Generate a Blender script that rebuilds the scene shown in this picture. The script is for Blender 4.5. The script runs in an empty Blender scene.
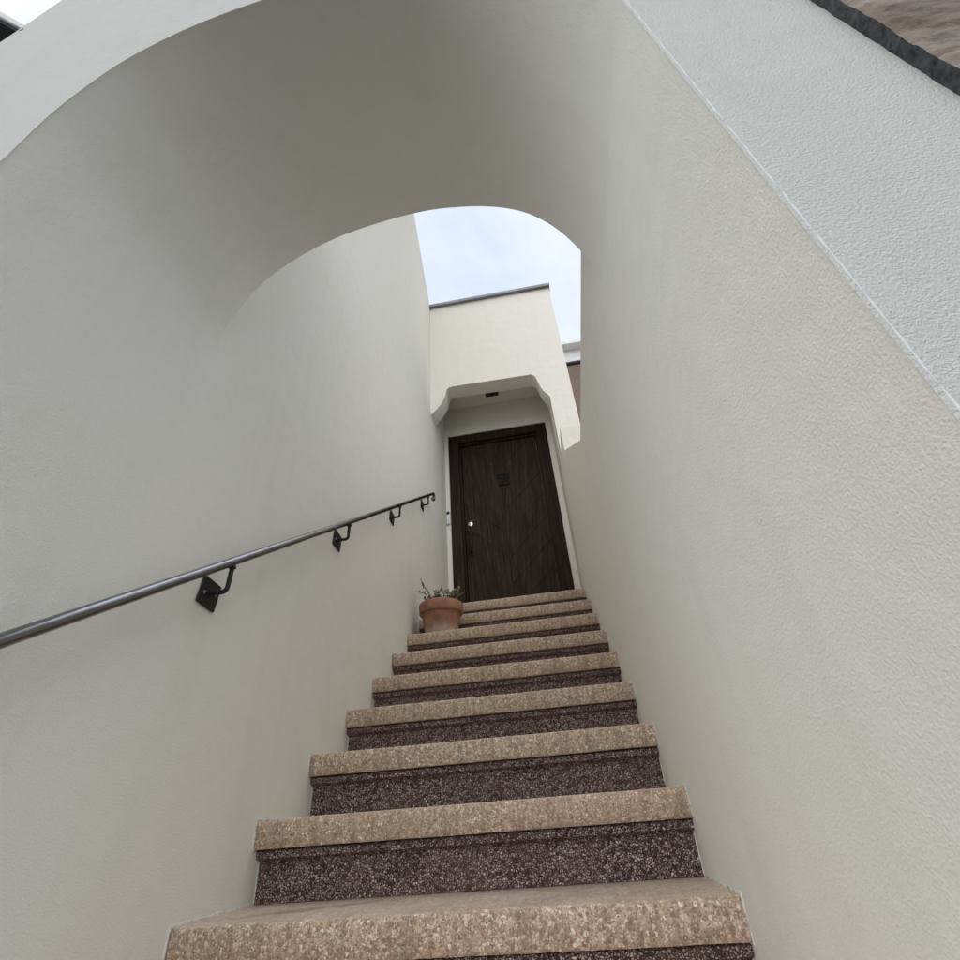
import bpy, bmesh, math, random
from mathutils import Vector, Matrix, noise

S = bpy.context.scene
COL = S.collection
random.seed(7)

# ------------------------------------------------------------------ camera
cam = bpy.data.objects.new('camera', bpy.data.cameras.new('camera'))
COL.objects.link(cam); S.camera = cam
cam.data.sensor_fit = 'HORIZONTAL'; cam.data.sensor_width = 36.0
cam.data.lens = 36.0 * 497.82 / 960.0
cam.data.clip_start = 0.02; cam.data.clip_end = 2000.0
Rm = Matrix(((0.984451, 0.144449, 0.099955), (0.163743, -0.548588, -0.819902), (-0.0636, 0.82352, -0.563711)))
cam.matrix_world = Matrix.Translation((0.855, -0.962, 0.321)) @ Rm.to_4x4()

# ------------------------------------------------------------------ sky, sun, exposure
SUN_EL, SUN_AZ = math.radians(55), math.radians(228)      # veiled sun, behind the viewer's left shoulder
w = bpy.data.worlds.new('World'); S.world = w; w.use_nodes = True
n = w.node_tree.nodes; l = w.node_tree.links
bg = n['Background']; bg.inputs['Strength'].default_value = 0.1
sky = n.new('ShaderNodeTexSky'); sky.sky_type = 'NISHITA'; sky.sun_disc = False
sky.sun_elevation = SUN_EL; sky.sun_rotation = SUN_AZ; sky.air_density = .8; sky.altitude = 30; sky.dust_density = 2.0
tc = n.new('ShaderNodeTexCoord')
nz = n.new('ShaderNodeTexNoise'); nz.inputs['Scale'].default_value = 4.5; nz.inputs['Detail'].default_value = 6; nz.inputs['Roughness'].default_value = .55; nz.inputs['Distortion'].default_value = .4
rp = n.new('ShaderNodeValToRGB'); rp.color_ramp.elements[0].position = .32; rp.color_ramp.elements[1].position = .68
rp.color_ramp.elements[0].color = (3.75, 4.2, 4.9, 1); rp.color_ramp.elements[1].color = (5.0, 5.12, 5.3, 1)
mx = n.new('ShaderNodeMix'); mx.data_type = 'RGBA'; mx.inputs['Factor'].default_value = .86
l.new(tc.outputs['Generated'], nz.inputs['Vector']); l.new(nz.outputs['Fac'], rp.inputs['Fac'])
l.new(sky.outputs['Color'], mx.inputs['A']); l.new(rp.outputs['Color'], mx.inputs['B'])
l.new(mx.outputs['Result'], bg.inputs['Color'])

sd = bpy.data.lights.new('sun', 'SUN'); sd.energy = 1.5; sd.angle = math.radians(130); sd.color = (1, .988, .968)
sun = bpy.data.objects.new('sun', sd); COL.objects.link(sun)
d = Vector((math.sin(SUN_AZ) * math.cos(SUN_EL), math.cos(SUN_AZ) * math.cos(SUN_EL), math.sin(SUN_EL)))
sun.rotation_euler = d.to_track_quat('Z', 'Y').to_euler(); sun.location = (0, -6, 12)

vs = S.view_settings
S.display_settings.display_device = 'sRGB'
vs.view_transform = 'Standard'; vs.look = 'None'; vs.gamma = 1; vs.use_curve_mapping = False; vs.exposure = 1.14
S.render.engine = 'CYCLES'
S.cycles.max_bounces = 8; S.cycles.diffuse_bounces = 3

# ------------------------------------------------------------------ helpers
def tag(o, label=None, cat=None, group=None, kind=None):
    if label: o['label'] = label
    if cat: o['category'] = cat
    if group: o['group'] = group
    if kind: o['kind'] = kind
    return o

def thing(name, label, cat, loc=(0, 0, 0), group=None):
    o = bpy.data.objects.new(name, None); COL.objects.link(o); o.location = loc; o.empty_display_size = .05
    return tag(o, label, cat, group)

def world_loc(o):
    v = Vector((0, 0, 0))
    while o is not None:
        v += o.location; o = o.parent
    return v

def obj(name, bm, mat, parent=None, smooth=None):
    """link a bmesh (world coordinates) as one mesh object, child of parent"""
    bmesh.ops.recalc_face_normals(bm, faces=bm.faces)
    me = bpy.data.meshes.new(name)
    if parent is not None:
        bmesh.ops.translate(bm, verts=bm.verts, vec=-world_loc(parent))
    if smooth is not None:
        lim = math.radians(smooth)
        for f in bm.faces: f.smooth = f.calc_area() < .03
        for e in bm.edges:
            if len(e.link_faces) == 2 and e.calc_face_angle(0) > lim: e.smooth = False
    bm.to_mesh(me); bm.free()
    o = bpy.data.objects.new(name, me); COL.objects.link(o)
    o.parent = parent
    me.materials.append(mat)
    return o

def prism(poly, axis, a, b, bm=None):
    """extrude a 2D polygon along an axis: axis 'x' -> poly is (y,z); 'y' -> (x,z); 'z' -> (x,y)"""
    bm = bm or bmesh.new()
    def P(u, v, t):
        return {'x': (t, u, v), 'y': (u, t, v), 'z': (u, v, t)}[axis]
    A = [bm.verts.new(P(u, v, a)) for u, v in poly]; B = [bm.verts.new(P(u, v, b)) for u, v in poly]
    k = len(poly)
    bm.faces.new(A); bm.faces.new(B[::-1])
    for i in range(k): bm.faces.new((A[i], B[i], B[(i + 1) % k], A[(i + 1) % k]))
    return bm

def box(x0, x1, y0, y1, z0, z1, bm=None):
    return prism([(x0, y0), (x1, y0), (x1, y1), (x0, y1)], 'z', z0, z1, bm)

def bevel(bm, width, segs=2, test=None):
    bm.normal_update()
    es = [e for e in bm.edges if len(e.link_faces) == 2 and e.calc_face_angle(0) > .5 and (test is None or test(e))]
    bmesh.ops.bevel(bm, geom=es, offset=width, segments=segs, affect='EDGES', profile=.5, clamp_overlap=True)
    return bm

def tube(pts, rads, seg=12, bm=None, cap=True):
    bm = bm or bmesh.new()
    pts = [Vector(p) for p in pts]
    if not isinstance(rads, (list, tuple)): rads = [rads] * len(pts)
    rings = []; ref = None
    for i, p in enumerate(pts):
        t = (pts[min(i + 1, len(pts) - 1)] - pts[max(i - 1, 0)]).normalized()
        if ref is None: ref = t.orthogonal().normalized()
        ref = (ref - t * ref.dot(t)).normalized(); q = t.cross(ref)
        rings.append([bm.verts.new(p + (ref * math.cos(2 * math.pi * k / seg) + q * math.sin(2 * math.pi * k / seg)) * rads[i]) for k in range(seg)])
    for a, b in zip(rings, rings[1:]):
        for k in range(seg): bm.faces.new((a[k], a[(k + 1) % seg], b[(k + 1) % seg], b[k]))
    if cap: bm.faces.new(rings[0][::-1]); bm.faces.new(rings[-1])
    return bm

def lathe(prof, c, seg=40, bm=None):
    bm = bm or bmesh.new(); rings = []
    for r, z in prof:
        rings.append([bm.verts.new((c[0] + r * math.cos(2 * math.pi * k / seg), c[1] + r * math.sin(2 * math.pi * k / seg), c[2] + z)) for k in range(seg)])
    for a, b in zip(rings, rings[1:]):
        for k in range(seg): bm.faces.new((a[k], a[(k + 1) % seg], b[(k + 1) % seg], b[k]))
    bm.faces.new(rings[0][::-1]); bm.faces.new(rings[-1])
    return bm

def catmull(P, per=6):
    out = []
    Q = [P[0]] + list(P) + [P[-1]]
    for i in range(1, len(Q) - 2):
        a, b, c, d_ = [Vector(q) for q in Q[i - 1:i + 3]]
        for k in range(per):
            t = k / per
            out.append(.5 * ((2 * b) + (c - a) * t + (2 * a - 5 * b + 4 * c - d_) * t * t + (3 * b - a - 3 * c + d_) * t ** 3))
    out.append(Vector(P[-1]))
    return out

# ------------------------------------------------------------------ materials
class NT:
    def __init__(s, name, rough=.8, spec=.3):
        s.m = bpy.data.materials.new(name); s.m.use_nodes = True
        s.n = s.m.node_tree.nodes; s.l = s.m.node_tree.links
        s.b = s.n['Principled BSDF']; s.b.inputs['Roughness'].default_value = rough
        s.b.inputs['Specular IOR Level'].default_value = spec
        g = s.n.new('ShaderNodeNewGeometry'); s.pos = g.outputs['Position']; s.nor = g.outputs['Normal']
    def node(s, t, **kw):
        x = s.n.new(t)
        for k, v in kw.items():
            if hasattr(x, k): setattr(x, k, v)
            else: s.set(x.inputs[k], v)
        return x
    def set(s, sock, v):
        if isinstance(v, bpy.types.NodeSocket): s.l.new(v, sock)
        else: sock.default_value = v
    def mapping(s, scale=(1, 1, 1), rot=(0, 0, 0), loc=(0, 0, 0), vec=None):
        m = s.n.new('ShaderNodeMapping'); s.l.new(vec or s.pos, m.inputs['Vector'])
        m.inputs['Scale'].default_value = scale; m.inputs['Rotation'].default_value = rot; m.inputs['Location'].default_value = loc
        return m.outputs['Vector']
    def noise(s, scale, detail=3, rough=.5, vec=None, dist=0):
        x = s.n.new('ShaderNodeTexNoise'); s.l.new(vec or s.pos, x.inputs['Vector'])
        x.inputs['Scale'].default_value = scale; x.inputs['Detail'].default_value = detail; x.inputs['Roughness'].default_value = rough; x.inputs['Distortion'].default_value = dist
        return x.outputs['Fac']
    def voro(s, scale, feature='F1', vec=None, rnd=1):
        x = s.n.new('ShaderNodeTexVoronoi'); x.feature = feature; s.l.new(vec or s.pos, x.inputs['Vector'])
        x.inputs['Scale'].default_value = scale; x.inputs['Randomness'].default_value = rnd
        return x
    def ramp(s, fac, stops, interp='LINEAR'):
        r = s.n.new('ShaderNodeValToRGB'); s.l.new(fac, r.inputs['Fac']); r.color_ramp.interpolation = interp
        el = r.color_ramp.elements
        while len(el) < len(stops): el.new(.5)
        for e, (p, c) in zip(el, stops):
            e.position = p; e.color = (c, c, c, 1) if isinstance(c, (int, float)) else (*c, 1)
        return r.outputs['Color']
    def mix(s, f, a, b, mode='MIX'):
        m = s.n.new('ShaderNodeMix'); m.data_type = 'RGBA'; m.blend_type = mode
        for k, v in (('Factor', f), ('A', a), ('B', b)):
            if isinstance(v, tuple): v = (*v, 1)
            s.set(m.inputs[k], v)
        return m.outputs['Result']
    def math(s, op, a, b=0.0):
        m = s.n.new('ShaderNodeMath'); m.operation = op; s.set(m.inputs[0], a); s.set(m.inputs[1], b); return m.outputs[0]
    def bump(s, h, dist, strength=1.0, nrm=None):
        b = s.n.new('ShaderNodeBump'); s.l.new(h, b.inputs['Height']); b.inputs['Distance'].default_value = dist; b.inputs['Strength'].default_value = strength
        if nrm is not None: s.l.new(nrm, b.inputs['Normal'])
        return b.outputs['Normal']
    def done(s, color=None, normal=None, rough=None, metal=None):
        if color is not None: s.set(s.b.inputs['Base Color'], (*color, 1) if isinstance(color, tuple) else color)
        if normal is not None: s.l.new(normal, s.b.inputs['Normal'])
        if rough is not None: s.set(s.b.inputs['Roughness'], rough)
        if metal is not None: s.b.inputs['Metallic'].default_value = metal
        return s.m

def stucco(name, c0, c1, warm_bounce, fine, coarse, dist):
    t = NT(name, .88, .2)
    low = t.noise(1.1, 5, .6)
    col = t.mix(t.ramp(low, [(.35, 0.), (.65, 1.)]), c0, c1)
    if warm_bounce:                                      # warm bounced light painted into the coat, growing up the stair
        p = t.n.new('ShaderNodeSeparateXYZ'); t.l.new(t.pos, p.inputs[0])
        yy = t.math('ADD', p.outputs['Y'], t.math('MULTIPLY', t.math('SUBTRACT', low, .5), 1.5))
        col = t.mix(t.ramp(t.math('MULTIPLY', t.math('ADD', yy, .3), .7), [(0, 0.), (1, 1.)]), col, warm_bounce)
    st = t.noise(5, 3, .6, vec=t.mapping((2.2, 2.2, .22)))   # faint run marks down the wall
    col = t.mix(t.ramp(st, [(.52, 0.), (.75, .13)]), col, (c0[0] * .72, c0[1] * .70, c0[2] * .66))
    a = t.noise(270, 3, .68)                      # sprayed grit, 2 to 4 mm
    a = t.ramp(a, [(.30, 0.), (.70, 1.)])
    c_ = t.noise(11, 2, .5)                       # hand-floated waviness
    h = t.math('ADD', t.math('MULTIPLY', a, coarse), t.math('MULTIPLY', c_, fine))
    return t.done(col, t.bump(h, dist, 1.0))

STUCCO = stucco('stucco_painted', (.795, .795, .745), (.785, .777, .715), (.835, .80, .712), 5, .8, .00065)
STUCCO_ROUGH_DIM = stucco('stucco_rough_face_dim', (.515, .522, .49), (.50, .505, .472), None, 4, 1.2, .00082)  # rougher, darker copy of the wall paint; dimmer front light put into its colour

def terrazzo_tread():
    t = NT('terrazzo_tan', .55, .3)
    v = t.voro(150); e = t.voro(150, 'DISTANCE_TO_EDGE')
    hue = t.n.new('ShaderNodeSeparateColor'); t.l.new(v.outputs['Color'], hue.inputs['Color'])
    chip = t.ramp(hue.outputs['Red'], [(0, (0.30, 0.21, 0.15)), (.24, (0.625, 0.478, 0.357)), (.44, (0.42, 0.28, 0.20)), (.62, (0.737, 0.587, 0.459)), (.80, (0.562, 0.430, 0.316)), (.86, (0.84, 0.75, 0.64))], 'CONSTANT')
    mort = t.ramp(t.noise(90, 4, .6), [(.32, (0.310, 0.215, 0.146)), (.5, (0.483, 0.359, 0.253)), (.72, (0.625, 0.478, 0.350))])
    sel = t.math('MULTIPLY', t.ramp(e.outputs['Distance'], [(.05, 0.), (.14, 1.)]), t.ramp(hue.outputs['Green'], [(.42, .12), (.46, .95)]))
    col = t.mix(sel, mort, chip)
    v2 = t.voro(420); s2 = t.n.new('ShaderNodeSeparateColor'); t.l.new(v2.outputs['Color'], s2.inputs['Color'])
    col = t.mix(t.ramp(s2.outputs['Red'], [(.90, 0.), (.92, .6)]), col, (0.860, 0.860, 0.771))
    col = t.mix(t.ramp(s2.outputs['Green'], [(.86, 0.), (.88, .7)]), col, (0.201, 0.136, 0.094))
    # cast batches differ from step to step: some pinkish, some greyer
    bt = t.noise(2.3, 2, .5, vec=t.mapping((.25, 1.6, 2.4)))
    col = t.mix(t.ramp(bt, [(.36, 0.), (.64, 1.)]), col, t.mix(1.0, col, (1.0, .955, .935), 'MULTIPLY'))
    # streaks running down the worn nosing, general grime
    st = t.noise(9, 4, .65, vec=t.mapping((7, .6, .45)))
    col = t.mix(t.ramp(st, [(.50, 0.), (.66, .5)]), col, (.22, .155, .105))
    col = t.mix(t.ramp(t.noise(4.5, 5, .65), [(.50, 0.), (.72, .4)]), col, (.28, .215, .155))
    col = t.mix(t.ramp(t.noise(38, 3, .6), [(.60, 0.), (.72, .25)]), col, (.16, .115, .08))
    # foot-worn grey film on the horizontal surface
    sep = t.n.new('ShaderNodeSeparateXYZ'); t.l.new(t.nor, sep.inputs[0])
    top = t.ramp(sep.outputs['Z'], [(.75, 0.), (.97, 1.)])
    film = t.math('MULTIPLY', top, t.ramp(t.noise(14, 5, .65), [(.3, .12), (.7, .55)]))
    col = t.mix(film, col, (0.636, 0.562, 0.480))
    # old brown spill on the lowest visible tread
    p = t.n.new('ShaderNodeSeparateXYZ'); t.l.new(t.pos, p.inputs[0])
    wb = t.math('MULTIPLY', t.math('SUBTRACT', t.noise(16, 3), .5), .10)
    dy = t.math('ADD', t.math('SUBTRACT', p.outputs['Y'], .435), wb)
    dy = t.math('SUBTRACT', dy, t.math('MULTIPLY', t.math('SUBTRACT', p.outputs['X'], .22), .55))
    dx = t.math('MULTIPLY', t.math('SUBTRACT', p.outputs['X'], .22), .20)
    dz = t.math('MULTIPLY', t.math('SUBTRACT', p.outputs['Z'], .18), 4.0)
    rr = t.math('SQRT', t.math('ADD', t.math('ADD', t.math('MULTIPLY', dx, dx), t.math('MULTIPLY', dy, dy)), t.math('MULTIPLY', dz, dz)))
    col = t.mix(t.ramp(rr, [(.018, .65), (.034, 0.)]), col, (0.263, 0.184, 0.121))
    h = t.math('ADD', t.math('MULTIPLY', e.outputs['Distance'], 1.2), t.math('MULTIPLY', t.noise(240, 2), .7))
    return t.done(col, t.bump(h, .0013, .8), t.ramp(t.noise(30, 2), [(.3, .45), (.7, .7)]))

def terrazzo_riser():
    t = NT('terrazzo_dark', .65, .25)
    vec = t.mapping((1, 1, 1)); 
    nd = t.n.new('ShaderNodeTexNoise'); t.l.new(t.pos, nd.inputs['Vector']); nd.inputs['Scale'].default_value = 120; nd.inputs['Detail'].default_value = 1
    vm = t.n.new('ShaderNodeVectorMath'); vm.operation = 'MULTIPLY_ADD'; t.l.new(nd.outputs['Color'], vm.inputs[0]); vm.inputs[1].default_value = (0.007, 0.007, 0.007); t.l.new(t.pos, vm.inputs[2])
    v = t.voro(180, vec=vm.outputs[0]); e = t.voro(180, 'DISTANCE_TO_EDGE', vec=vm.outputs[0])
    hue = t.n.new('ShaderNodeSeparateColor'); t.l.new(v.outputs['Color'], hue.inputs['Color'])
    chip = t.ramp(hue.outputs['Red'], [(0, (0.115, 0.074, 0.067)), (.16, (0.299, 0.211, 0.195)), (.36, (0.460, 0.344, 0.313)), (.60, (0.598, 0.460, 0.426)), (.88, (0.759, 0.602, 0.560)), (.99, (0.276, 0.116, 0.103))], 'CONSTANT')
    col = t.mix(t.ramp(e.outputs['Distance'], [(.05, 0.), (.20, 1.)]), (0.034, 0.018, 0.016), chip)
    col = t.mix(t.ramp(t.noise(6, 5, .65), [(.42, 0.), (.72, .45)]), col, (0.173, 0.111, 0.098))
    return t.done(col, t.bump(t.ramp(e.outputs['Distance'], [(0, 0.), (.35, 1.)]), .003, .9))

TREAD, RISER = terrazzo_tread(), terrazzo_riser()

def wood(name, ang, dark=.4):
    t = NT(name, .68, .2)
    vec = t.mapping((1, 1, 1), (0, ang, 0))
    g = t.noise(14, 5, .62, vec=t.mapping((3.2, 2, .16), vec=vec), dist=.5)
    f = t.noise(70, 3, .6, vec=t.mapping((2.4, 1, .09), vec=vec))
    c = t.ramp(g, [(.28, (.022 * dark, .0125 * dark, .007 * dark)), (.5, (.078 * dark, .043 * dark, .024 * dark)), (.72, (.17 * dark, .098 * dark, .055 * dark))])
    c = t.mix(t.math('MULTIPLY', t.ramp(f, [(.48, 0.), (.62, 1.)]), .6), c, (.012, .007, .005))
    return t.done(c, t.bump(t.math('ADD', g, t.math('MULTIPLY', f, .6)), .0015, .6), t.ramp(f, [(.3, .6), (.7, .78)]))

WOOD_V = wood('stained_wood_upright', 0)
WOOD_R = wood('stained_wood_slant_right', math.radians(-3))
WOOD_L = wood('stained_wood_slant_left', math.radians(3))
WOOD_F = wood('stained_wood_frame', 0, .30)

def iron(name, col, rough, metal):
    t = NT(name, rough, .5)
    c = t.mix(t.ramp(t.noise(35, 4, .6), [(.4, 0.), (.7, .5)]), col, (col[0] * .55, col[1] * .5, col[2] * .48))
    return t.done(c, t.bump(t.noise(160, 3), .0006, .5), t.ramp(t.noise(50, 3), [(.3, rough * .85), (.7, rough * 1.2)]), metal)
RAIL_MAT = NT('handrail_steel', .3, .5); RAIL_MAT = RAIL_MAT.done(RAIL_MAT.mix(RAIL_MAT.ramp(RAIL_MAT.noise(22, 4, .6), [(.35, 0.), (.75, .35)]), (.24, .245, .26), (.15, .15, .155)), RAIL_MAT.bump(RAIL_MAT.noise(120, 2), .0002, .4), RAIL_MAT.ramp(RAIL_MAT.noise(40, 3), [(.3, .16), (.7, .26)]), 1.0)
IRON = iron('black_iron', (.022, .022, .024), .5, .4)
IRON_DOOR = iron('dark_door_iron', (.007, .005, .004), .75, .0)
CHROME = iron('bright_metal', (.75, .74, .70), .2, 1.0)

def simple(name, col, rough=.6, var=.2, scale=20, spec=.3, bump=.0004):
    t = NT(name, rough, spec)
    c = t.mix(t.ramp(t.noise(scale, 4, .6), [(.35, 0.), (.7, 1.)]), col, tuple(x * (1 - var) for x in col))
    return t.done(c, t.bump(t.noise(scale * 8, 3), bump, .5))
FLASH = simple('grey_flashing', (.27, .27, .30), .45, .25, 6)
WHITE_TRIM = simple('white_trim_paint', (.72, .71, .70), .5, .12, 6)
BROWN_WALL = simple('brown_wall_paint', (.185, .128, .105), .8, .15, 3, bump=.002)
BLACK_SOFFIT = simple('dark_soffit', (.012, .014, .018), .6, .3, 8)
PAVE = simple('asphalt_paving', (.05, .05, .05), .85, .25, 2.5, bump=.002)
def bead():
    t = NT('old_wall_paint_bead', .8, .2)
    c = t.mix(t.ramp(t.noise(28, 5, .7), [(.50, 0.), (.66, 1.)]), (.77, .765, .71), (.36, .32, .27))
    return t.done(c, t.bump(t.noise(200, 3), .001, .6))
CAULK = bead()
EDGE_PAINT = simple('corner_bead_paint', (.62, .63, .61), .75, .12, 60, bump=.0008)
PLASTIC_W = simple('white_plastic', (.78, .79, .80), .35, .04, 10)
PLASTIC_B = simple('black_plastic', (.012, .012, .014), .25, .1, 10)
SOIL = simple('potting_soil', (.045, .032, .022), .95, .5, 90, bump=.004)
STEM = simple('plant_stem', (.09, .055, .04), .8, .3, 60)

def terracotta():
    t = NT('terracotta', .8, .2)
    c = t.mix(t.ramp(t.noise(16, 4, .6), [(.35, 0.), (.7, 1.)]), (.39, .20, .125), (.235, .12, .08))
    p = t.n.new('ShaderNodeSeparateXYZ'); t.l.new(t.pos, p.inputs[0])
    z = t.math('ADD', p.outputs['Z'], t.math('MULTIPLY', t.math('SUBTRACT', t.noise(22, 4), .5), .09))
    c = t.mix(t.math('MULTIPLY', t.ramp(t.math('SUBTRACT', z, 1.26), [(.020, 1.), (.075, 0.)]), .62), c, (.52, .42, .36))   # lime bloom round the foot
    return t.done(c, t.bump(t.noise(140, 3), .0008, .6))
TERRA = terracotta()

def leafmat():
    t = NT('succulent_leaf', .5, .35)
    c = t.ramp(t.noise(45, 2), [(.3, (.14, .145, .09)), (.55, (.30, .295, .21)), (.75, (.50, .46, .36))])
    return t.done(c)
LEAF = leafmat()

def slate():
    t = NT('brown_slate', .75, .25)
    vec = t.mapping((1.0, 1.0, 1.7), (0, math.radians(35), 0))
    a = t.noise(4, 6, .6, vec=vec, dist=.3); b_ = t.noise(13, 7, .7, vec=vec, dist=.3)
    c = t.ramp(a, [(.30, (.15, .115, .088)), (.45, (.20, .162, .128)), (.56, (.245, .21, .175)), (.70, (.18, .152, .11))])
    c = t.mix(t.ramp(b_, [(.38, .75), (.46, 0.)]), c, (.105, .074, .056))
    c = t.mix(t.ramp(t.noise(80, 4, .7), [(.62, 0.), (.74, .4)]), c, (.42, .37, .31))
    return t.done(c, t.bump(t.math('ADD', a, t.math('MULTIPLY', b_, 1.1)), .008, .8))
SLATE = slate()
SLATE_EDGE = simple('slate_cut_edge', (.075, .075, .08), .9, .82, 110, bump=.01)

# ------------------------------------------------------------------ measures
W = 1.1216; RUN = .2705; RISE = .18; NOSE = .065; OVER = .040
YF, YR = -.685, -.10                 # front and rear face of the arch
GROUND = -.72
YP = 2.558                           # front of the entrance porch
YD = 3.15                            # wall with the door
SC = (YD + .962) / (2.95 + .962)      # measured at y = 2.95, carried back along the sight lines
def dx_(x): return .855 + (x - .855) * SC
def dz_(z): return .321 + (z - .321) * SC

# ------------------------------------------------------------------ the setting
bm = bmesh.new(); R_ = 600
bm.faces.new([bm.verts.new(v) for v in ((-R_, -R_, GROUND), (R_, -R_, GROUND), (R_, R_, GROUND), (-R_, R_, GROUND))])
tag(obj('ground', bm, PAVE), kind='structure')

# ------------------------------------------------------------------ archway
arch = thing('stucco_archway', 'off white stucco archway spanning the foot of the terrazzo steps', 'archway', (.56, -.39, GROUND))
rear_pts = [(0, 1.50), (.002, 1.57), (.009, 1.615), (.036, 1.694), (.081, 1.80), (.167, 1.90), (.332, 2.006), (.597, 2.058), (.753, 2.034), (.854, 1.998), (.947, 1.936), (1.016, 1.846), (1.062, 1.75), (1.092, 1.659), (1.113, 1.581), (W, 1.50)]
front_pts = [(0, 1.46), (.0015, 1.53), (.009, 1.61), (.028, 1.70), (.061, 1.816), (.125, 1.915), (.208, 2.000), (.353, 2.076), (.597, 2.125), (.76, 2.105), (.862, 2.05), (.952, 1.965), (1.02, 1.86), (1.066, 1.75), (1.102, 1.62), (W, 1.47)]
def jamb_curve(mid, seed):
    c = [Vector((p.x, p.y)) for p in catmull([(a, b, 0) for a, b in mid], 14)]
    for _ in range(40):
        c = [c[0]] + [c[i] * .5 + (c[i - 1] + c[i + 1]) * .25 for i in range(1, len(c) - 1)] + [c[-1]]
    def jj(z): return (noise.noise(Vector((z * 9, seed, 0))) * .0008 + noise.noise(Vector((z * 60, seed, 3))) * .0010)
    K = 74
    left = [Vector((0 + jj(GROUND + (mid[0][1] - GROUND) * k / K) * .9, GROUND + (mid[0][1] - GROUND) * k / K)) for k in range(K)]
    right = [Vector((W + jj(50 + k * .04) * .9, mid[-1][1] - (mid[-1][1] - GROUND) * k / K)) for k in range(1, K + 1)]
    return left + c + right
fc, rc = jamb_curve(front_pts, 1), jamb_curve(rear_pts, 2)
for i, v in enumerate(rc):          # rear jamb stays flush with the walls behind it
    if v.y < 1.45: v.x = 0 if v.x < .5 else W
XL, XR, ZT = -.565, 2.6, 3.1
bm = bmesh.new()
def ring(y, c):
    cv = [bm.verts.new((p.x, y, p.y)) for p in c]
    ov = [bm.verts.new(q) for q in ((XR, y, GROUND), (XR, y, ZT), (XL, y, ZT), (XL, y, GROUND))]
    return cv, ov
fv, fo = ring(YF, fc); rv, ro = ring(YR, rc)
inner_edges = []
for i in range(len(fv) - 1): bm.faces.new((fv[i], fv[i + 1], rv[i + 1], rv[i]))
# faces of the wall: strips from the opening curve to the outer outline (keeps triangles tidy)
ff = bm.faces.new(fv + fo); rf = bm.faces.new((rv + ro)[::-1])
for i in range(3): bm.faces.new((fo[i], fo[i + 1], ro[i + 1], ro[i]))
bm.faces.new((fo[3], fv[0], rv[0], ro[3])); bm.faces.new((fv[-1], fo[0], ro[0], rv[-1]))
bm.normal_update()
fs, rs = set(fv), set(rv)
es = [e for e in bm.edges if (e.verts[0] in fs and e.verts[1] in fs)]
es2 = [e for e in bm.edges if (e.verts[0] in rs and e.verts[1] in rs) and min(e.verts[0].co.z, e.verts[1].co.z) > 1.51 and 0.01 < e.verts[0].co.x < W - .01]
es3 = [e for e in bm.edges if e.verts[0] in fo and e.verts[1] in fo and abs(e.verts[0].co.x - XL) < .01 and abs(e.verts[1].co.x - XL) < .01]
bmesh.ops.bevel(bm, geom=es + es3, offset=.0042, segments=2, affect='EDGES', profile=.55, clamp_overlap=False)
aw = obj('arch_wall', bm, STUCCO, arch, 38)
aw.data.materials.append(STUCCO_ROUGH_DIM); aw.data.materials.append(EDGE_PAINT)
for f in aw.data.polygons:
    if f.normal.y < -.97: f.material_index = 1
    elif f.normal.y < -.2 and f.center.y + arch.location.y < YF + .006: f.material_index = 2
# ragged raised bead on the sharp outer corner, paler than the front face
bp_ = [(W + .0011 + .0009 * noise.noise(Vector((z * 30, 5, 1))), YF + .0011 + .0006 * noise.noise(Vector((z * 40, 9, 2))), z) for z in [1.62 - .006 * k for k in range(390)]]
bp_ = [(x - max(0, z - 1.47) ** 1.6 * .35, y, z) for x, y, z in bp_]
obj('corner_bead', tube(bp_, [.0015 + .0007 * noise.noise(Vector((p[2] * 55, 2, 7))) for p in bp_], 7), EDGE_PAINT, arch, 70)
# little plug hole on the pier face
bm = tube([(-.548, YF + .004, 2.51), (-.548, YF - .002, 2.51)], .008, 10)
obj('plug_hole', bm, PLASTIC_B, arch)

# ------------------------------------------------------------------ left and right walls of the stair
lw = thing('stucco_wall', 'tall smooth cream stucco wall carrying the handrail beside the steps', 'wall', (-.28, 1.2, GROUND))
bm = prism([(YR, GROUND), (YD + .2, GROUND), (YD + .2, 4.86), (YP, 5.245), (1.853, 5.985), (.85, 7.02), (YR, 7.02)], 'x', -.565, 0)
bevel(bm, .012, 2, lambda e: min(v.co.z for v in e.verts) > 4.9)
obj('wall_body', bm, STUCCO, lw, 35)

pw = thing('parapet_wall', 'low cream stucco parapet wall rising in steps beside the entrance porch', 'wall', (1.24, 1.2, GROUND))
bm = prism([(YR, GROUND), (YP - .002, GROUND), (YP - .002, 2.665), (1.915, 2.665), (1.912, 2.448), (.998, 1.82), (YR, 1.82)], 'x', W, 1.362)
bevel(bm, .006, 2, lambda e: min(v.co.z for v in e.verts) > 1.7 and not all(abs(v.co.y - YR) < .01 for v in e.verts) and not all(abs(v.co.y - YP) < .01 for v in e.verts))
obj('wall_body', bm, STUCCO, pw, 35)

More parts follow.
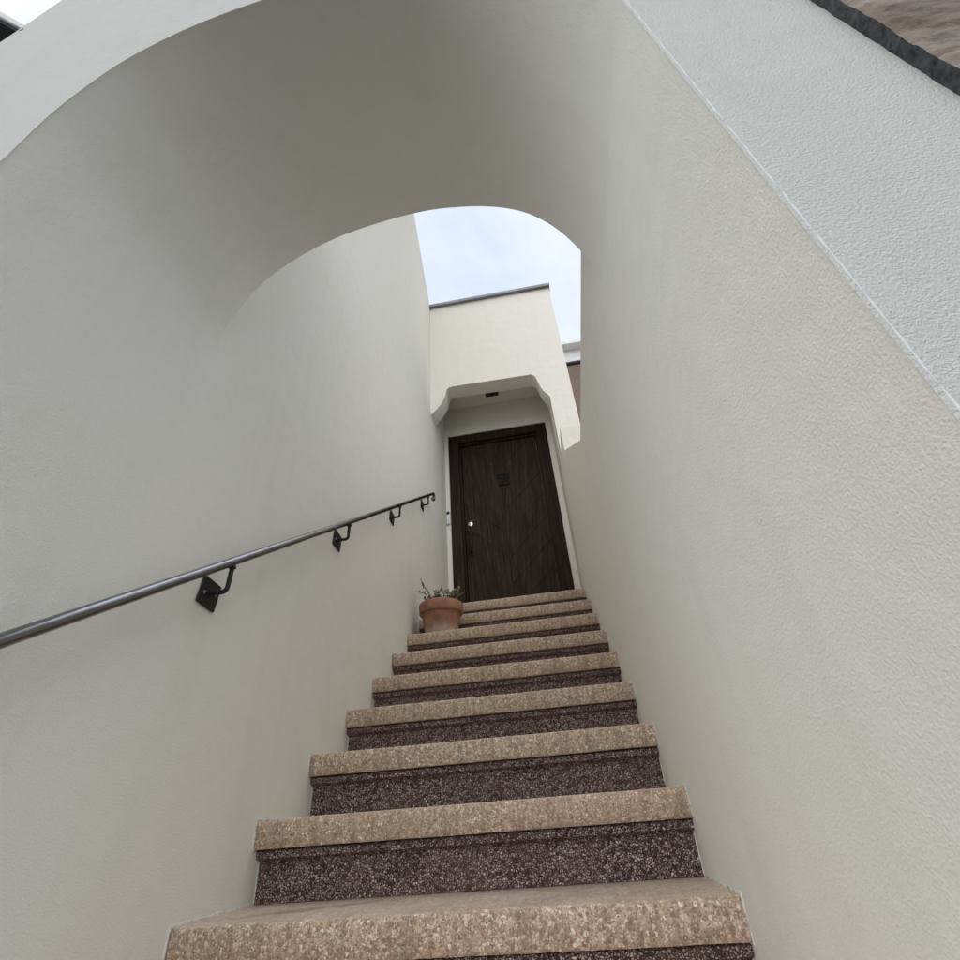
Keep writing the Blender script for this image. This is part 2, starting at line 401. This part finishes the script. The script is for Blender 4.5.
# ------------------------------------------------------------------ house with entrance porch
house = thing('entrance_house', 'cream flat roofed house front with curved corbelled porch above the stair', 'house', (.7, YP, GROUND))
op = [(W + .028, 3.575), (1.118, 3.622), (1.083, 3.695), (1.060, 3.80), (1.045, 3.862), (1.010, 3.898)]
op2 = [(.225, 3.912), (.182, 3.902), (.157, 3.868), (.143, 3.798), (.10, 3.70), (.049, 3.632), (.0, 3.578)]
cr = [(p.x, p.y) for p in catmull([(a, b, 0) for a, b in op], 8)] + [(p.x, p.y) for p in catmull([(a, b, 0) for a, b in op2], 8)]
for _ in range(5):
    cr = [cr[0]] + [(cr[i][0] * .5 + (cr[i - 1][0] + cr[i + 1][0]) * .25, cr[i][1] * .5 + (cr[i - 1][1] + cr[i + 1][1]) * .25) if abs(cr[i + 1][0] - cr[i - 1][0]) < .2 else cr[i] for i in range(1, len(cr) - 1)] + [cr[-1]]
bm = prism([(0.001, 5.2), (1.365, 5.2), (1.365, 1.3), (W + .028, 1.3)] + cr, 'y', YP, 2.725)
bevel(bm, .006, 2, lambda e: e.verts[0].co.y < YP + .01 and e.verts[1].co.y < YP + .01 and max(v.co.x for v in e.verts) > .02 and max(v.co.z for v in e.verts) < 5.19)
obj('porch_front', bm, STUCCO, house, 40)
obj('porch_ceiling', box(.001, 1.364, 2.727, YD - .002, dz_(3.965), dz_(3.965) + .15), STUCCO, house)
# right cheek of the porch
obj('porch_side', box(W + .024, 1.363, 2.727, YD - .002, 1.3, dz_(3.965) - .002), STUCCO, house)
# wall with the door opening
FX0, FX1, FZ = dx_(.080), dx_(1.082), dz_(3.605)
bm = prism([(.001, 1.3), (FX0, 1.3), (FX0, FZ), (FX1, FZ), (FX1, 1.3), (1.365, 1.3), (1.365, 5.2), (.001, 5.2)], 'y', YD, YD + .22)
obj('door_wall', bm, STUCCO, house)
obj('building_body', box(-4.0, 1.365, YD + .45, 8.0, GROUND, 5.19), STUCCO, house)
bm = bevel(box(.004, 1.378, YP - .032, YP + .22, 5.203, 5.243), .004, 2)
fl = obj('roof_flashing', bm, FLASH, house)
obj('flashing_lip', box(.004, 1.379, YP - .036, YP - .0325, 5.196, 5.226), FLASH, fl)

# door frame: outer casing and inner stop
fr = obj('door_frame', prism([(FX0 + .003, 1.62), (FX0 + .003, FZ - .003), (FX1 - .003, FZ - .003), (FX1 - .003, 1.62), (FX1 - .105, 1.62), (FX1 - .105, FZ - .10), (FX0 + .105, FZ - .10), (FX0 + .105, 1.62)], 'y', YD + .012, YD + .16), WOOD_F, house)
obj('door_stop', prism([(FX0 + .105, 1.62), (FX0 + .105, FZ - .10), (FX1 - .105, FZ - .10), (FX1 - .105, 1.62), (FX1 - .125, 1.62), (FX1 - .125, FZ - .12), (FX0 + .125, FZ - .12), (FX0 + .125, 1.62)], 'y', YD + .05, YD + .15), WOOD_F, fr)
# door: backing + chevron planks
DX0, DX1, DZ0, DZ1 = FX0 + .128, FX1 - .128, 1.632, FZ - .123
YDR = YD + .085
door = obj('door', box(DX0, DX1, YDR, YDR + .04, DZ0, DZ1), WOOD_V, house)
tag(door, 'dark stained wooden door of slanting planks')
DM = (DX0 + DX1) / 2
def clip_poly(poly, f):
    out = []
    for i, a in enumerate(poly):
        b = poly[(i + 1) % len(poly)]; fa, fb = f(a), f(b)
        if fa >= 0: out.append(a)
        if (fa >= 0) != (fb >= 0):
            t = fa / (fa - fb); out.append((a[0] + (b[0] - a[0]) * t, a[1] + (b[1] - a[1]) * t))
    return out
SP, SL = .255, 1.0
for side in (1, -1):
    for k in range(-3, 12):
        gp = .0012 if side > 0 else .0006
        z0 = DZ0 - .11 + (k - 2) * SP
        xa, xb = (DM + .001, DX1 - .001) if side > 0 else (DX0 + .001, DM - .001)
        poly = [(xa, DZ0), (xb, DZ0), (xb, DZ1), (xa, DZ1)]
        poly = clip_poly(poly, lambda p: p[1] - (z0 + SL * abs(p[0] - DM)) - gp)
        if len(poly) > 2: poly = clip_poly(poly, lambda p: (z0 + SP + SL * abs(p[0] - DM)) - p[1] - gp)
        if len(poly) < 3: continue
        q = [poly[0]]
        for p in poly[1:]:
            if math.hypot(p[0] - q[-1][0], p[1] - q[-1][1]) > .004: q.append(p)
        if len(q) > 2 and math.hypot(q[0][0] - q[-1][0], q[0][1] - q[-1][1]) < .004: q.pop()
        if len(q) < 3: continue
        dy = random.uniform(0, .0025)
        bm = prism(q, 'y', YDR - .012 - dy, YDR - .0005)
        bevel(bm, .001, 1, lambda e: all(v.co.y < YDR - .01 for v in e.verts))
        obj('plank', bm, WOOD_R if side > 0 else WOOD_L, door)
# speakeasy grille
gx, gz = dx_(.600), dz_(3.03)
bm = prism([(gx - .060, gz - .075), (gx + .060, gz - .075), (gx + .060, gz + .075), (gx - .060, gz + .075)], 'y', YDR - .026, YDR - .0135)
obj('grille_plate', bevel(bm, .004, 1), IRON_DOOR, door)
bm = bmesh.new()
for k in range(-1, 2): tube([(gx + k * .034, YDR - .036, gz - .065), (gx + k * .034, YDR - .036, gz + .065)], .005, 6, bm)
for k in (-1, 0, 1): tube([(gx - .055, YDR - .032, gz + k * .042), (gx + .055, YDR - .032, gz + k * .042)], .005, 6, bm)
obj('grille_bars', bm, IRON_DOOR, door)
bm = lathe([(.022, 0), (.022, .006), (.014, .010)], (0, 0, 0), 16)
bmesh.ops.rotate(bm, verts=bm.verts, cent=(0, 0, 0), matrix=Matrix.Rotation(math.radians(90), 3, 'X')); bmesh.ops.translate(bm, verts=bm.verts, vec=(gx, YDR - .016, gz - .10))
obj('knocker', bm, IRON_DOOR, door)
# dead bolt, thumb latch and pull handle
HX = dx_(.25); HZ = dz_(2.49)
bm = lathe([(.027, 0), (.027, .008), (.022, .016), (.012, .018)], (0, 0, 0), 24)
bmesh.ops.rotate(bm, verts=bm.verts, cent=(0, 0, 0), matrix=Matrix.Rotation(math.radians(90), 3, 'X')); bmesh.ops.translate(bm, verts=bm.verts, vec=(HX + .002, YDR - .014, dz_(2.575)))
obj('deadbolt', bm, CHROME, door, 30)
bm = lathe([(.034, 0), (.034, .006), (.026, .012)], (0, 0, 0), 24)
bmesh.ops.rotate(bm, verts=bm.verts, cent=(0, 0, 0), matrix=Matrix.Rotation(math.radians(90), 3, 'X')); bmesh.ops.translate(bm, verts=bm.verts, vec=(HX, YDR - .014, HZ))
tube([(HX, YDR - .02, HZ), (HX, YDR - .055, HZ - .02), (HX, YDR - .066, HZ - .05), (HX, YDR - .066, HZ - .16), (HX, YDR - .052, HZ - .20), (HX, YDR - .016, HZ - .215)], [.009, .010, .011, .011, .010, .009], 10, bm)
prism([(HX - .02, HZ - .24), (HX + .02, HZ - .24), (HX + .014, HZ - .19), (HX - .014, HZ - .19)], 'y', YDR - .019, YDR - .0145, bm)
obj('pull_handle', bm, IRON_DOOR, door, 40)

# doorbell and porch lamp
BX, BZ = .0215, dz_(2.568)
db = thing('video_doorbell', 'slim white doorbell with black lens beside the dark door frame', 'doorbell', (BX, YD, BZ))
obj('housing', bevel(box(BX - .019, BX + .019, YD - .026, YD - .0005, BZ, BZ + .138), .006, 3), PLASTIC_W, db, 40)
obj('lens', tube([(BX, YD - .024, BZ + .116), (BX, YD - .031, BZ + .116)], .015, 18), PLASTIC_B, db)
obj('button', tube([(BX, YD - .024, BZ + .04), (BX, YD - .0285, BZ + .04)], .011, 18), WHITE_TRIM, db)
LZ = dz_(3.965)
pl = thing('porch_lamp', 'small black ceiling lamp under the porch ceiling', 'lamp', (.575, 2.965, LZ))
obj('base_plate', bevel(box(.505, .645, 2.91, 3.02, LZ - .020, LZ - .0005), .006, 2), IRON, pl)
obj('lens_ring', lathe([(.03, 0), (.042, .004), (.048, .016)], (.575, 2.965, LZ - .037), 20), IRON, pl, 30)

# ------------------------------------------------------------------ staircase
stair = thing('staircase', 'terrazzo staircase with tan treads and dark speckled risers between stucco walls', 'stairs', (W / 2, -.8, GROUND))
def wob(x, s, a): return noise.noise(Vector((x * 7, s * 3.1, 0))) * a + noise.noise(Vector((x * 60, s * 5.7, 9))) * a * .55
for i in range(-3, 10):
    y0, z1 = RUN * i, RISE * i
    y1 = RUN * (i + 1) + OVER + .01 if i < 9 else YD + .10
    prof = [(y1, z1), (y0 + .014, z1), (y0 + .0065, z1 - .0012), (y0 + .0022, z1 - .004), (y0 + .0004, z1 - .009), (y0, z1 - .025), (y0 + .001, z1 - NOSE + .006), (y0 + .005, z1 - NOSE), (y0 + .08, z1 - NOSE - .0005), (y1, z1 - NOSE)]
    N = 110
    bm = bmesh.new(); cols = []
    for k in range(N + 1):
        x = -.004 + (W + .008) * k / N
        a, b = wob(x, i, .0016), wob(x, i + 40, .0013)
        chip = max(0, noise.noise(Vector((x * 23, i * 7.7, 4))) - .42) * .016
        ring_ = []
        for j, (y, z) in enumerate(prof):
            wgt = 1 if 1 <= j <= 7 else 0
            cw = 1 if 2 <= j <= 4 else 0
            ring_.append(bm.verts.new((x, y + a * wgt + chip * cw, z + (b if j in (2, 3, 4, 6, 7) else b * .3 if j == 1 else 0) - chip * cw * .8)))
        cols.append(ring_)
    for A, B in zip(cols, cols[1:]):
        for j in range(len(prof)): bm.faces.new((A[j], B[j], B[(j + 1) % len(prof)], A[(j + 1) % len(prof)]))
    bm.faces.new(cols[0]); bm.faces.new(cols[-1][::-1])
    obj('tread', bm, TREAD, stair, 50)
    # riser under this tread, with the rough lip left by the mould just below the nosing
    zb = RISE * (i - 1) + .001 if i > -3 else GROUND + .001
    zt = z1 - NOSE - .0015
    yr = y0 + OVER
    prof = [(yr + .03, zb), (yr, zb), (yr + .001, zt - .027), (yr - .006, zt - .023), (yr - .020, zt - .019), (yr - .023, zt - .004), (yr - .018, zt), (yr + .03, zt)]
    bm = bmesh.new(); cols = []
    for k in range(N + 1):
        x = -.004 + (W + .008) * k / N
        ring_ = []
        for j, (y, z) in enumerate(prof):
            aa = (wob(x, i + 80 + j, .0015) + noise.noise(Vector((x * 130, j * 2.2, i))) * .0012) if 1 <= j <= 6 else 0
            ring_.append(bm.verts.new((x, y + aa, z + (aa * .8 if 2 <= j <= 5 else 0))))
        cols.append(ring_)
    for A, B in zip(cols, cols[1:]):
        for j in range(len(prof)): bm.faces.new((A[j], B[j], B[(j + 1) % len(prof)], A[(j + 1) % len(prof)]))
    bm.faces.new(cols[0]); bm.faces.new(cols[-1][::-1])
    obj('riser', bm, RISER, stair, 50)
# ragged bead of old wall paint where the plaster meets the steps
for side, x0, sgn in ((0, 0.0, 1), (1, W, -1)):
    path = []
    for i in range(-2, 10):
        yb = RUN * i + OVER; z0 = RISE * (i - 1)
        path += [Vector((yb - RUN + .0, z0))] if False else []
        a = Vector((RUN * (i - 1) - .004, z0 + .002)); b = Vector((yb + .001, z0 + .002)); c = Vector((yb - .001, RISE * i - NOSE)); d_ = Vector((RUN * i - .004, RISE * i - NOSE - .002))
        for p, q in ((a, b), (b, c), (c, d_), (d_, Vector((RUN * i - .004, RISE * i + .002)))):
            m = max(2, int((q - p).length / .006))
            path += [p.lerp(q, k / m) for k in range(m)]
    bm = bmesh.new(); pr = None
    for k, p in enumerate(path):
        t = path[min(k + 1, len(path) - 1)] - path[max(k - 1, 0)]
        if t.length < 1e-6: t = Vector((0, 1))
        t.normalize(); nn = Vector((-t.y, t.x))
        wd = .0004 + .0075 * max(0, noise.noise(Vector((p.x * 25, p.y * 25, side * 5 + 1))) + .12) + .0020 * noise.noise(Vector((p.x * 120, p.y * 120, side)))
        wd = max(.0003, wd)
        hh = .0016 + .001 * noise.noise(Vector((p.x * 60, p.y * 60, 7)))
        vs_ = [bm.verts.new((x0 - sgn * .001, *(p - nn * .003))), bm.verts.new((x0 + sgn * hh, *(p - nn * .002))), bm.verts.new((x0 + sgn * hh, *(p + nn * wd * .7))), bm.verts.new((x0 - sgn * .001, *(p + nn * wd)))]
        if pr:
            for j in range(3): bm.faces.new((pr[j], pr[j + 1], vs_[j + 1], vs_[j]))
        pr = vs_
    obj('paint_bead', bm, CAULK, stair, 60)

# ------------------------------------------------------------------ handrail
RX = .052
def rz(y): return .585 + .722 * (y + .345)
hr = thing('handrail', 'round dark steel handrail on square wall brackets climbing the cream wall', 'handrail', (0, .9, rz(.9) - .1))
pts = [(RX, y, rz(y)) for y in [-1.05 + k * (2.385 + 1.05) / 40 for k in range(41)]]
th = math.atan(.722); end = Vector((2.385, rz(2.385))); R1 = .030
cen = end + Vector((math.sin(th), -math.cos(th))) * R1
for k in range(1, 20):
    a = math.pi / 2 + th - k * math.radians(14); rr = R1 - .0006 * k
    pts.append((RX - .0004 * k, cen.x + rr * math.cos(a), cen.y + rr * math.sin(a)))
obj('rail', tube(pts, [.0118] * 41 + [.0118] * 19, 16), RAIL_MAT, hr, 50)
bk0 = None
for k in range(-1, 4):
    yb = .127 + k * .698; zb = rz(yb) - .083
    if k == -1: continue
    # back plate is the bracket body; arm and screws are its pieces
    c, s = math.cos(-.10), math.sin(-.10); h = .036
    q = [(yb + a * c - b * s, zb + a * s + b * c) for a, b in ((-h, -h), (h, -h), (h, h), (-h, h))]
    br = obj('bracket', bevel(prism(q, 'x', .0008, .0075), .0015, 1), IRON, hr)
    ap = [(.006, yb, zb)] + [(RX - .012, yb, zb)] + [(RX - .012 + .012 * math.sin(a), yb, zb + .012 - .012 * math.cos(a)) for a in (.4, .8, 1.2, 1.57)] + [(RX, yb + .001, rz(yb) - .009)]
    bm = tube(ap, .0062, 10); lathe([(.011, 0), (.009, .006)], (RX, yb, rz(yb) - .018), 12, bm)
    obj('arm', bm, IRON, br, 50)
    for sx in (-1, 1):
        bm = lathe([(.0058, 0), (.005, .0022), (.002, .003)], (0, 0, 0), 12)
        bmesh.ops.rotate(bm, verts=bm.verts, cent=(0, 0, 0), matrix=Matrix.Rotation(math.radians(90), 3, 'Y'))
        bmesh.ops.translate(bm, verts=bm.verts, vec=(.0075, yb + sx * .021, zb + .004 * sx))
        obj('screw', bm, RAIL_MAT, br)

# ------------------------------------------------------------------ potted plant
PC = (.180, 2.030, RISE * 7)
pp = thing('potted_plant', 'small leaved succulent in a weathered terracotta pot on an upper step', 'potted plant', PC)
prof = [(.088, .001), (.096, .004), (.121, .140), (.134, .142), (.138, .150), (.140, .198), (.136, .205), (.124, .205), (.120, .198), (.115, .178)]
obj('pot', lathe(prof, PC, 56), TERRA, pp, 40)
obj('soil', lathe([(.05, .17), (.116, .180), (.06, .188)], PC, 28), SOIL, pp, 60)
rnd = random.Random(11)
bs = bmesh.new(); bl = bmesh.new()
def leaf(p, dirv, size):
    dirv = dirv.normalized(); sd_ = dirv.cross(Vector((rnd.uniform(-.4, .4), rnd.uniform(-.4, .4), 1))).normalized(); up = sd_.cross(dirv)
    L, Wd, T = size, size * rnd.uniform(.55, .75), size * .18
    prof_ = [(0, .12), (.25, .75), (.55, 1.), (.82, .7), (1., .12)]
    rows = []
    for u, wv in prof_:
        ctr = p + dirv * L * u + up * (L * .16 * math.sin(u * 2.6))
        rows.append([bl.verts.new(ctr - sd_ * Wd * .5 * wv + up * T * .5), bl.verts.new(ctr + up * (-T * wv * .6)), bl.verts.new(ctr + sd_ * Wd * .5 * wv + up * T * .5), bl.verts.new(ctr + up * T * (wv * .9))])
    for a, b in zip(rows, rows[1:]):
        for k in range(4): bl.faces.new((a[k], a[(k + 1) % 4], b[(k + 1) % 4], b[k]))
    bl.faces.new(rows[0]); bl.faces.new(rows[-1][::-1])
def stemline(base, tipv, bend, r0, nl, ls):
    P = [base.lerp(tipv, t) + bend * math.sin(t * math.pi) for t in [k / 7 for k in range(8)]]
    tube(P, [r0 * (1 - .6 * k / 7) for k in range(8)], 6, bs)
    for k in range(nl):
        t = .18 + .82 * (k + .5) / nl
        j = min(6, int(t * 7)); q = P[j].lerp(P[j + 1], t * 7 - j)
        a = k * 2.4 + rnd.uniform(-.5, .5)
        leaf(q, Vector((math.cos(a), math.sin(a), rnd.uniform(.1, .9))), ls * rnd.uniform(.75, 1.2))
    for _ in range(3): leaf(P[-1], Vector((rnd.uniform(-.6, .6), rnd.uniform(-.6, .6), 1)), ls * .9)
o_ = Vector(PC) + Vector((0, 0, .178))
for k in range(38):
    a = rnd.uniform(0, 6.28); r = rnd.uniform(.01, .085)
    b = o_ + Vector((r * math.cos(a), r * math.sin(a), 0))
    tip = o_ + Vector((r * 1.45 * math.cos(a) + rnd.uniform(-.03, .05), r * 1.2 * math.sin(a) + rnd.uniform(-.02, .02), rnd.uniform(.065, .118)))
    stemline(b, tip, Vector((rnd.uniform(-.012, .012), rnd.uniform(-.01, .01), 0)), .0032, 10, .020)
for ex, ez in ((.125, .088), (.105, .105), (.145, .075)):
    stemline(o_ + Vector((.04, 0, 0)), o_ + Vector((ex, -.02, ez)), Vector((0, 0, .015)), .0035, 11, .017)
# the long leggy shoot leaning to the wall, with a side twig
stemline(o_ + Vector((-.045, -.02, 0)), o_ + Vector((-.115, -.03, .172)), Vector((.012, 0, .006)), .0045, 6, .018)
stemline(o_ + Vector((-.088, -.025, .098)), o_ + Vector((-.135, -.03, .118)), Vector((0, 0, .004)), .003, 3, .018)
stemline(o_ + Vector((-.105, -.03, .140)), o_ + Vector((-.122, -.04, .195)), Vector((0, 0, 0)), .003, 5, .016)
obj('stems', bs, STEM, pp, 60)
tag(obj('foliage', bl, LEAF, pp, 60), kind='stuff')

# ------------------------------------------------------------------ slate cladding beside the arch
def slate_slab(x0, x1, z0, z1, yb, yf, name, label, seed):
    NX, NZ = 90, 480
    bm = bmesh.new(); g = []
    for i in range(NX + 1):
        col_ = []
        for j in range(NZ + 1):
            x = x0 + (x1 - x0) * i / NX; z = z0 + (z1 - z0) * j / NZ
            e = noise.noise(Vector((z * 14, seed, 0))) * .0010 + noise.noise(Vector((z * 75, seed, 2))) * .0009 + noise.noise(Vector((z * 210, seed, 4))) * .0008
            u = (x - z * .8); v = (x * .8 + z)
            y = yf + noise.noise(Vector((u * 6, v * 11, seed))) * .003 + noise.noise(Vector((u * 18, v * 30, seed + 5))) * .0018
            lv = noise.noise(Vector((u * 4.5, v * 7, seed + 11))) * 3.2 + noise.noise(Vector((u * 22, v * 26, seed + 2))) * .5
            y += .0026 * math.floor(lv) * (0 if i == 0 else 1)
            if i == 0: x += e * .6; y += abs(noise.noise(Vector((z * 55, 3, seed)))) * .0012 + abs(noise.noise(Vector((z * 190, 3, seed)))) * .0014
            col_.append(bm.verts.new((x, y, z)))
        g.append(col_)
    for i in range(NX):
        for j in range(NZ): bm.faces.new((g[i][j], g[i + 1][j], g[i + 1][j + 1], g[i][j + 1]))
    be = [e for e in bm.edges if e.is_boundary]
    r = bmesh.ops.extrude_edge_only(bm, edges=be)
    for v in r['geom']:
        if isinstance(v, bmesh.types.BMVert):
            v.co.y = yb
            if v.co.x < x0 + .02: v.co.x += noise.noise(Vector((v.co.z * 35, 8, seed))) * .002
    o = obj(name, bm, SLATE, None, 60)
    o.data.materials.append(SLATE_EDGE)
    for f in o.data.polygons:
        if abs(f.normal.y) < .5: f.material_index = 1
    tag(o, label, 'stone slab')
    return o
slate_slab(1.334, 1.95, .25, 2.55, YF + .003, YF - .0165, 'slate_slab', 'brown riven slate slab with dark cut edge fixed to the arch wall', 3)

# ------------------------------------------------------------------ neighbours glimpsed behind
nb = thing('brown_house', 'brown house with white fascia glimpsed between the porch and parapet wall', 'house', (3.5, 6.5, GROUND))
obj('wall', box(1.50, 6.0, 5.0, 9.0, GROUND, 6.44), BROWN_WALL, nb)
obj('drip_strip', box(1.48, 6.02, 4.97, 9.02, 6.442, 6.475), BLACK_SOFFIT, nb)
obj('frieze', box(1.47, 6.03, 4.95, 9.03, 6.477, 6.83), WHITE_TRIM, nb)
ro_ = obj('roof_edge', bevel(box(1.40, 6.1, 4.80, 9.1, 6.74, 6.81), .006, 2), WHITE_TRIM, nb)
obj('vent_cap', bevel(box(1.72, 1.80, 4.90, 4.98, 6.812, 6.86), .006, 1), BLACK_SOFFIT, ro_)

nl_ = thing('dark_eaved_house', 'house corner with dark eaves and pale gutter behind the arch pier', 'house', (-4.5, 2.5, GROUND))
def eave(z0, z1, inset, bm=None):
    # eave line runs obliquely: through (-1.915,-.486) towards (-1.846,-.422)
    dv = Vector((.069, .064)).normalized(); nv = Vector((-dv.y, dv.x))
    p = Vector((-1.90, -.476)) + nv * inset
    a, b = p - dv * 2.4, p + dv * .42
    return prism([tuple(a), tuple(b), tuple(b + nv * (2.2 - inset)), tuple(a + nv * (2.2 - inset))], 'z', z0, z1, bm)
obj('soffit', eave(4.50, 4.53, .004), BLACK_SOFFIT, nl_)
gt = obj('gutter', bevel(eave(4.532, 4.60, -.012), .01, 2), WHITE_TRIM, nl_)
obj('roof', eave(4.602, 4.64, .02), FLASH, nl_)
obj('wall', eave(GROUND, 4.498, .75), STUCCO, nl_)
